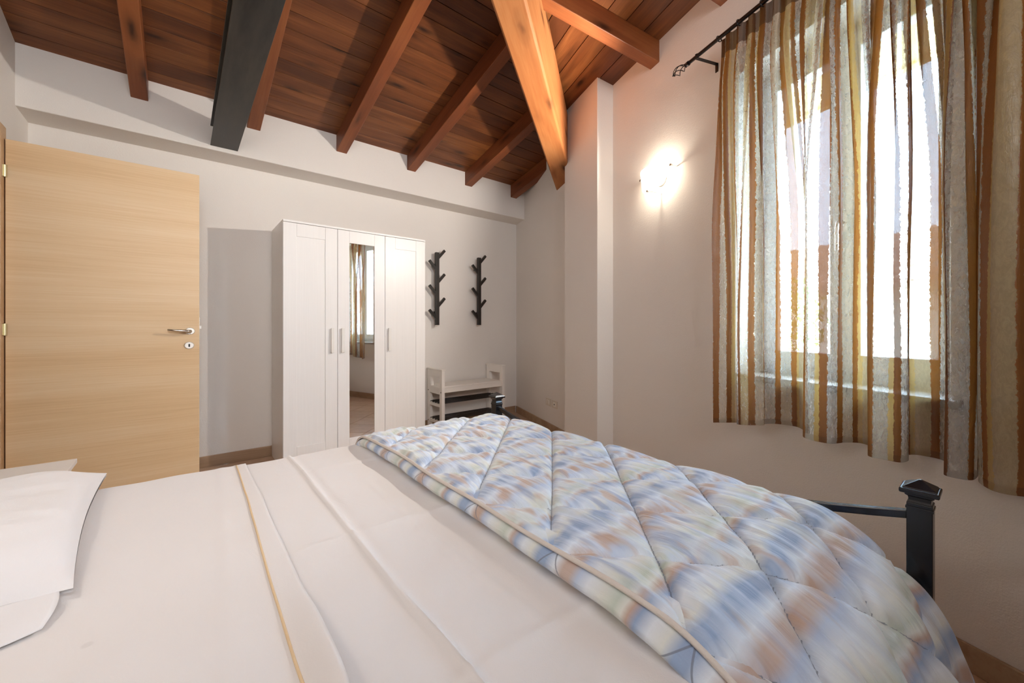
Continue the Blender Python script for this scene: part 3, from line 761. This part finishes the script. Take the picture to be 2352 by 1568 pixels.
MZ = 0.598                                         # top of the made bed
def across(v):
    """profile across the bed, near side to far side: v metres of cloth from the middle of the near side drop"""
    y0, y1, R, drop = 0.172, 1.748, 0.065, 0.17
    a = math.pi*R/2
    if v < drop: return y0, MZ-R-(drop-v)
    v -= drop
    if v < a: t = v/R; return y0+R-R*math.cos(t), MZ-R+R*math.sin(t)
    v -= a; flat = y1-y0-2*R
    if v < flat: return y0+R+v, MZ
    v -= flat
    if v < a: t = v/R; return y1-R+R*math.sin(t), MZ-R+R*math.cos(t)
    return y1, MZ-R-(v-a)
LACROSS = 2*0.17 + math.pi*0.065 + (1.748-0.172-0.13)
def ridge(d, wd): return math.exp(-(d/wd)**2)
def sheet_h(x, y):
    hgt = 0.0050*N3(x*3.0, y*2.2, 1.7) + 0.0030*N3(x*7+y*3, y*5, 4.1) + 0.0022*N3(x*10-y*9, x*4+y*3, 2.6)
    c1 = 0.311 + 0.006*N3(y*3, 2.0)
    hgt += (0.0075+0.003*sstep(1.0, 0.5, y))*ridge(x-c1, 0.0065) - 0.0030*ridge(x-c1-0.020, 0.014)   # ironed crease along the width
    for yc, x_lo in ((0.955, 0.18), (1.475, 0.33), (0.462, 0.24)):
        hgt += 0.0042*ridge(y-yc-0.012*math.sin(x*6), 0.008)*sstep(x_lo-0.06, x_lo+0.02, x)
    hgt += 0.0020*ridge(x-0.455-0.01*math.sin(y*5), 0.010)*sstep(0.4, 0.6, y)*sstep(1.4, 1.0, y)
    return hgt
sx0, sx1 = -0.69, 0.72
def sheet_p(u, v):
    x = sx0+(sx1-sx0)*u; y, z = across(v*LACROSS)
    n = sheet_h(x, y) if z > MZ-0.03 else 0.002*N3(x*8, z*6, y)
    return (x, y, z+0.004+n)
ts = add('top_sheet', MB().grid(sheet_p, 260, 190), 'sheet', smooth=True)
tag(ts, 'cream white top sheet with ironed fold creases spread over the bed', 'sheet')
# turned down flap with its cord trim
def flap_edge(y): return 0.174 + 0.004*N3(y*4, 9.0) - 0.012*sstep(0.75, 0.35, y)
def flap_p(u, v):
    y, z = across(v*LACROSS); x1 = flap_edge(y); x = -0.62+(x1+0.62)*u
    base = 0.004 + sheet_h(x, y)*(1-u*0.3) if z > MZ-0.03 else 0.004
    lift = 0.0042 + 0.0020*N3(x*4, y*3.0, 7.7)
    near = sstep(0.14, 0.0, abs(y-0.66)/1.6)*0.5 + 0.5*sstep(0.8, 0.45, y)
    lift += 0.030*sstep(0.93, 1.0, u)*(0.12+0.88*sstep(0.86, 0.62, y))*(0.75+0.5*N3(y*6, 3.3)) + 0.002*ridge(x-0.02-0.05*y, 0.015)*sstep(0.5, 0.9, y)
    return (x, y - (0.004 if z < MZ-0.03 and y < 0.5 else 0) + (0.004 if z < MZ-0.03 and y > 1 else 0), z+base+max(lift, 0.0025))
fm = MB().grid(flap_p, 130, 190)
flap = add('turned_down_flap', fm, 'sheet', ts, smooth=True, solid=0.0018)
pts = []
for i in range(0, 121):
    y = 0.245+i*(1.685-0.245)/120; x = 0.126+0.020*sstep(0.55, 1.7, y)+0.002*N3(y*5, 1.0)
    u = (x+0.62)/(flap_edge(y)+0.62)
    vv = (y-0.172-0.065+math.pi*0.065/2+0.17)/LACROSS
    pz = flap_p(u, vv)[2]; pts.append((x, y, pz+0.0010))
cp = MB()
cp.tube(pts, 0.0022, 6)
add('cord_trim', cp, 'cord', flap, smooth=True)

# pillow with its loose case end
pl_e = empty('pillow', (-0.42, 1.38, MZ), 'white pillow lying at the far side of the bed head', 'pillow')
px0, px1, py0, py1 = -0.665, -0.163, 1.045, 1.735
def pil(u, v, top):
    a, b = u*2-1, v*2-1
    ex_ = 1-0.06*(1-b*b)*abs(a)**3; ey_ = 1-0.05*(1-a*a)*abs(b)**3
    x = (px0+px1)/2+(px1-px0)/2*a*ex_; y = (py0+py1)/2+(py1-py0)/2*b*ey_
    th = (max(0, 1-a**4)*max(0, 1-b**4))**0.55
    x += -0.014*b*sstep(0, 1, a)
    zc = MZ+0.037 - 0.012*sstep(0.3, -1, b) + 0.004*sstep(0.3, 1, b)*sstep(0.3, 1, a)
    if top:
        return (x, y, zc+0.003+0.070*th+0.012*N3(x*6, y*5, 2)*th+0.005*math.sin(x*22+y*9)*th*(1-th)*4+0.007*N3(x*5+y*9, y*14-x*6, 5)*th**0.5*sstep(-0.4, 0.9, a))
    return (x, y, zc-0.003-0.020*th)
add('cushion', MB().grid(lambda u, v: pil(u, v, True), 56, 72).grid(lambda u, v: pil(1-u, v, False), 40, 50), 'pillow', pl_e, smooth=True)
def pflap(u, v):
    x = px0+0.02+(px1-px0-0.03)*u; y = py0+0.03-(0.03+0.070+0.022*math.sin(u*9)+0.06*(1-u))*v
    y += 0.0
    z0_ = MZ+0.030+0.010*math.sin(u*13+v*2)*v
    z = z0_*(1-v)+ (MZ+0.012+0.012*max(0, math.sin(u*11+1.0))*v)*v
    return (x+0.01*math.sin(v*3), y, z)
add('pillowcase_flap', MB().grid(pflap, 60, 24), 'pillow', pl_e, smooth=True, solid=0.0015)

# ------------------------------------------------------------------ quilt
QT = 0.651
near = [(0.0, 0.40, 0.0), (0.10, 0.30, -0.006), (0.165, 0.245, -0.030), (0.235, 0.185, -0.067), (0.305, 0.140, -0.120), (0.37, 0.108, -0.176), (0.44, 0.080, -0.240), (0.52, 0.052, -0.315), (0.60, 0.032, -0.392)]
far = [(0.0, 1.52, 0.0), (0.10, 1.62, -0.004), (0.16, 1.68, -0.018), (0.21, 1.722, -0.045), (0.26, 1.75, -0.087), (0.34, 1.775, -0.163), (0.46, 1.79, -0.283)]
LN, LF, LM = near[-1][0], far[-1][0], 1.12
VT = LN+LM+LF
def q_across(v):
    """cloth length v from the near hem: returns y, drop"""
    if v < LN:
        t = LN-v; return interp([(a, b) for a, b, c in near], t), interp([(a, c) for a, b, c in near], t)
    if v < LN+LM: return 0.40+(v-LN), 0.0
    t = v-LN-LM; return interp([(a, b) for a, b, c in far], t), interp([(a, c) for a, b, c in far], t)
def qsm(v):                                        # smoothed profile
    Y_, D_ = 0, 0
    for d in (-0.03, -0.015, 0, 0.015, 0.03):
        a, b = q_across(min(max(v+d, 0), VT)); Y_ += a; D_ += b
    return Y_/5, D_/5
foot = [(0.0, 0.575, 0.0), (0.60, 1.175, 0.0), (0.66, 1.234, -0.008), (0.70, 1.268, -0.028), (0.735, 1.288, -0.058), (0.79, 1.298, -0.115), (0.86, 1.301, -0.185)]
UT = foot[-1][0]
def fsm(u):
    X_, D_ = 0, 0
    for d in (-0.02, -0.01, 0, 0.01, 0.02):
        uu = min(max(u+d, 0), UT) if u > 0.05 else u
        X_ += interp([(a, b) for a, b, c in foot], uu); D_ += interp([(a, c) for a, b, c in foot], uu)
    return X_/5, D_/5
def quilt_base(u, v):
    x, dx = fsm(u); y, dy = qsm(v)
    side = sstep(0.02, 0.22, -dy)
    edge = 0.573 + 0.012*N3(v*3.0, 5.0)
    x = x + (edge-0.575)*sstep(0.3, 0.0, u)
    x += side*(0.035*sstep(0.5, UT, u) - 0.0*u) if y < 0.9 else 0
    if y < 0.5: y -= 0.03*sstep(0.0, 0.12, -dy)*sstep(1.26, 1.1, x)
    z = QT + dy + dx*(1-0.92*side)
    if y < 0.5: y += side*0.012*math.sin(u*34+1.0) + side*0.008*math.sin(u*61)
    return Vector((x, y, z))
def quilt_detail(u, v, x, y):
    # diamond stitching: two families of straight seams in the cloth
    X = 0.575+u; Yv = 0.40+(v-LN)
    a = ((X-0.70)+(Yv-0.415))/0.28; b = ((X-0.70)-(Yv-0.415))/0.28
    da = abs(a-round(a)); db = abs(b-round(b)); d = min(da, db)*0.198
    puff = 0.015*(1-math.exp(-d/0.022)) - 0.0060*math.exp(-(d/0.0050)**2)
    wr = 0.0070*N3(X*34+0.6*math.sin(Yv*7), Yv*3.2, 3) + 0.0042*N3(X*62, Yv*6.0, 6) + 0.004*N3(X*11, Yv*2.2, 9)
    return puff + wr*min(1.0, d/0.012+0.15)
NU, NV = 190, 330
pos = [[quilt_base(UT*i/NU, VT*j/NV) for j in range(NV+1)] for i in range(NU+1)]
qm = MB(); qm.uv = []
for i in range(NU+1):
    for j in range(NV+1):
        p = pos[i][j]
        du = pos[min(i+1, NU)][j]-pos[max(i-1, 0)][j]; dv = pos[i][min(j+1, NV)]-pos[i][max(j-1, 0)]
        n = du.cross(dv).normalized()
        u, v = UT*i/NU, VT*j/NV
        p = p + n*(quilt_detail(u, v, p.x, p.y)-0.004)*sstep(-0.002, 0.02, u)
        qm.v.append(tuple(p)); qm.uv.append((u, v))
for i in range(NU):
    for j in range(NV):
        a = i*(NV+1)+j; qm.f.append((a, a+NV+1, a+NV+2, a+1))
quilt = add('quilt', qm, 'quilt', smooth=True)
tag(quilt, 'blue and tan watercolour quilt with diamond stitching folded over the bed foot', 'quilt')
# the under layer of the fold, bulging out below the upper edge
um = MB(); um.uv = []
nl = 14
for j in range(NV+1):
    v = VT*j/NV; p = pos[0][j]
    tg = pos[0][min(j+1, NV)]-pos[0][max(j-1, 0)]; nn = Vector((0, -tg.z, tg.y)).normalized()
    e1 = 0.004*N3(v*9, 2.2)+0.006*N3(v*3.1, 7)
    for k in range(nl+1):
        t = k/nl; ang = math.pi*(0.5-t)
        r = 0.0215; bul = 0.020+0.016*sstep(0.9, 0.45, v)
        x = p.x+0.030 - (0.030+bul+e1)*max(0.0, math.cos(ang))**0.7 + (0.02 if k in (0, nl) else 0)
        pt = p - nn*(0.0245-r*math.sin(ang))
        um.v.append((x, pt.y, pt.z)); um.uv.append((-0.06*t-0.01, v))
for j in range(NV):
    for k in range(nl):
        a = j*(nl+1)+k; um.f.append((a, a+1, a+nl+2, a+nl+1))
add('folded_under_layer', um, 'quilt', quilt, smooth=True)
pp = MB().tube([pos[0][j]+Vector((-0.003, 0, 0.0005)) for j in range(0, NV+1, 2)], 0.0048, 8)
add('edge_piping', pp, 'quilt_piping', quilt, smooth=True)

# ------------------------------------------------------------------ nightstand
nx0, nx1, ny0, ny1, nz = XL+0.03, -0.318, 1.90, 2.305, 0.572
ns = empty('nightstand', ((nx0+nx1)/2, (ny0+ny1)/2, 0), 'white bedside table between the bed and the open door', 'nightstand')
add('table_top', MB().box((nx0, ny0, nz-0.018), (nx1, ny1, nz)), 'white', ns, bevel=0.002)
add('cabinet_body', MB().box((nx0+0.01, ny0+0.02, 0.12), (nx1-0.03, ny1-0.02, nz-0.018)), 'white', ns, bevel=0.002)
for z0 in (0.135, 0.345):
    d_ = add('drawer', MB().box((nx1-0.0295, ny0+0.025, z0), (nx1-0.012, ny1-0.025, z0+0.20)), 'white', ns, bevel=0.002)
    add('knob', MB().tube([(nx1-0.012, (ny0+ny1)/2, z0+0.1), (nx1+0.004, (ny0+ny1)/2, z0+0.1), (nx1+0.010, (ny0+ny1)/2, z0+0.1)], [0.006, 0.012, 0.009], 12), 'satin', d_)
for x in (nx0+0.03, nx1-0.05):
    for y in (ny0+0.04, ny1-0.04): add('leg', MB().box((x-0.016, y-0.016, 0), (x+0.016, y+0.016, 0.12)), 'white', ns, bevel=0.002)

# ------------------------------------------------------------------ curtain rod and curtains
QR, ZR, RR = 1.66, 2.532, 0.0095
rod = empty('curtain_rod', W(QW, 1.69, ZR), 'dark metal curtain rod with a twisted cage finial', 'curtain rod')
add('rod', MB().tube([W(QR, 1.745, ZR), W(QR, -0.45, ZR)], RR, 14), 'rod', rod, smooth=True)
fn = add('finial', MB().tube([W(QR, 1.735, ZR), W(QR, 1.745, ZR), W(QR, 1.752, ZR), W(QR, 1.757, ZR), W(QR, 1.764, ZR)], [0.0125, 0.0125, 0.010, 0.012, 0.005], 12), 'rod', rod)
add('finial_tip', MB().tube([W(QR, 1.846, ZR), W(QR, 1.852, ZR), W(QR, 1.860, ZR)], [0.004, 0.006, 0.002], 8), 'rod', fn)
for k in range(4):
    ptsf = []
    for i in range(15):
        t = i/14; a = k*math.pi/2+t*math.pi*1.1; r = 0.004+0.021*math.sin(math.pi*t)**0.9
        ptsf.append(W(QR+r*math.cos(a), 1.760+0.090*t, ZR+r*math.sin(a)))
    add('cage_wire', MB().tube(ptsf, 0.0022, 6), 'rod', fn, smooth=True)
br = MB().tube([W(QR-0.012, 1.675, ZR+0.004), W(QR, 1.675, ZR+0.012), W(QR+0.013, 1.675, ZR)], 0.0035, 6)
br.wbox(QR, QW-0.003, 1.668, 1.686, ZR-0.0135, ZR-0.0095); br.wbox(QW-0.004, QW, 1.668, 1.686, ZR-0.055, ZR-0.0095)
add('wall_bracket', br, 'rod', rod, bevel=0.0008)
for s_ in (1.535, 1.42, 1.30, 1.18, 1.06, 0.94, 0.82, 0.70, 0.60, 0.48, 0.36):
    add('curtain_ring', MB().tube([W(QR+0.015*math.cos(a), s_+0.002*math.sin(a), ZR+0.015*math.sin(a)-0.003) for a in [2*math.pi*i/18 for i in range(19)]], 0.0024, 6), 'rod', rod, smooth=True)

def curtain(hemline, s_top0, s_top1, ntop, label, ph):
    P, Ln = catmull([(a, b, 0) for a, b in hemline], 14)
    T = Ln[-1]; nu = int(T/0.0075); nv = 90
    def at(u):
        L = u*T
        lo, hi = 0, len(Ln)-1
        while hi-lo > 1:
            m_ = (lo+hi)//2
            if Ln[m_] <= L: lo = m_
            else: hi = m_
        f = (L-Ln[lo])/max(1e-9, Ln[hi]-Ln[lo]); return P[lo].lerp(P[hi], f)
    def smooth_s(u):
        wv = [(k/10-1)*0.16/T for k in range(21)]
        return sum(at(min(1, max(0, u+d))).x + (s_top0-s_top1)/1.0*(min(0, u+d)*-1 - max(0, u+d-1)) for d in wv)/21
    def fn(u, v):                                   # v: 0 hem .. 1 top
        b = at(u); t = 1-v
        st = smooth_s(u) + 0.005*math.sin(u*ntop*2*math.pi*2+ph)
        qt = QR+0.012+0.008*math.sin(u*ntop*2*math.pi+ph)
        # pinch pleats gather just under the tape, wide folds take over lower down
        k = sstep(0.05, 0.55, t)
        s_ = st*(1-k)+b.x*k; q_ = qt*(1-k)+b.y*k
        q_ += 0.016*math.sin(u*ntop*2*math.pi*1.0+ph)*sstep(0.02, 0.12, t)*(1-0.75*sstep(0.25, 0.7, t))
        q_ -= 0.012*sstep(0.02, 0.2, t)*(1-k)
        s_ += 0.006*math.sin(u*ntop*2*math.pi*2+ph+1)*sstep(0.02, 0.12, t)*(1-sstep(0.5, 1.0, t))
        s_ += 0.008*N3(u*9, t*3, ph)*sstep(0.1, 0.5, t); q_ += 0.010*N3(u*12, t*2.4, ph+5)*sstep(0.1, 0.5, t)*(0.4+0.6*math.sin(math.pi*t))
        zh = 0.655-0.042*sstep(1.25, 1.54, b.x)
        z = zh+(ZR-0.006-zh)*v
        return W(min(q_, QW-0.012), s_, z)
    mb = MB().grid(fn, nu, nv, lambda u, v: (u*T+ph*0.13, v))
    o = add('curtain', mb, 'curtain', smooth=True)
    tag(o, label, 'curtain', 'striped sheer curtains')
    return o
curtain([(1.534, 1.62), (1.485, 1.70), (1.45, 1.685), (1.40, 1.63), (1.34, 1.625), (1.292, 1.65), (1.315, 1.70), (1.26, 1.745), (1.20, 1.75), (1.125, 1.70), (1.102, 1.625), (1.06, 1.605), (1.00, 1.615), (0.985, 1.69), (0.955, 1.74), (0.90, 1.69), (0.874, 1.605), (0.84, 1.585), (0.79, 1.60), (0.782, 1.645), (0.820, 1.73), (0.79, 1.765), (0.75, 1.765), (0.700, 1.68), (0.678, 1.605), (0.655, 1.585), (0.628, 1.60), (0.625, 1.64), (0.660, 1.74)],
        1.545, 0.655, 19, 'brown and cream striped sheer curtain panel in front of the bright window', 0.0)
curtain([(0.672, 1.775), (0.635, 1.69), (0.604, 1.595), (0.56, 1.558), (0.515, 1.585), (0.50, 1.66), (0.53, 1.745), (0.47, 1.765), (0.41, 1.70), (0.385, 1.60), (0.34, 1.575), (0.30, 1.62), (0.28, 1.72), (0.22, 1.76), (0.17, 1.68), (0.14, 1.60), (0.08, 1.59), (0.05, 1.70), (-0.02, 1.75), (-0.08, 1.66), (-0.12, 1.60), (-0.18, 1.62), (-0.24, 1.72)],
        0.648, -0.24, 17, 'darker brown striped curtain panel gathered at the right edge of the window', 2.1)
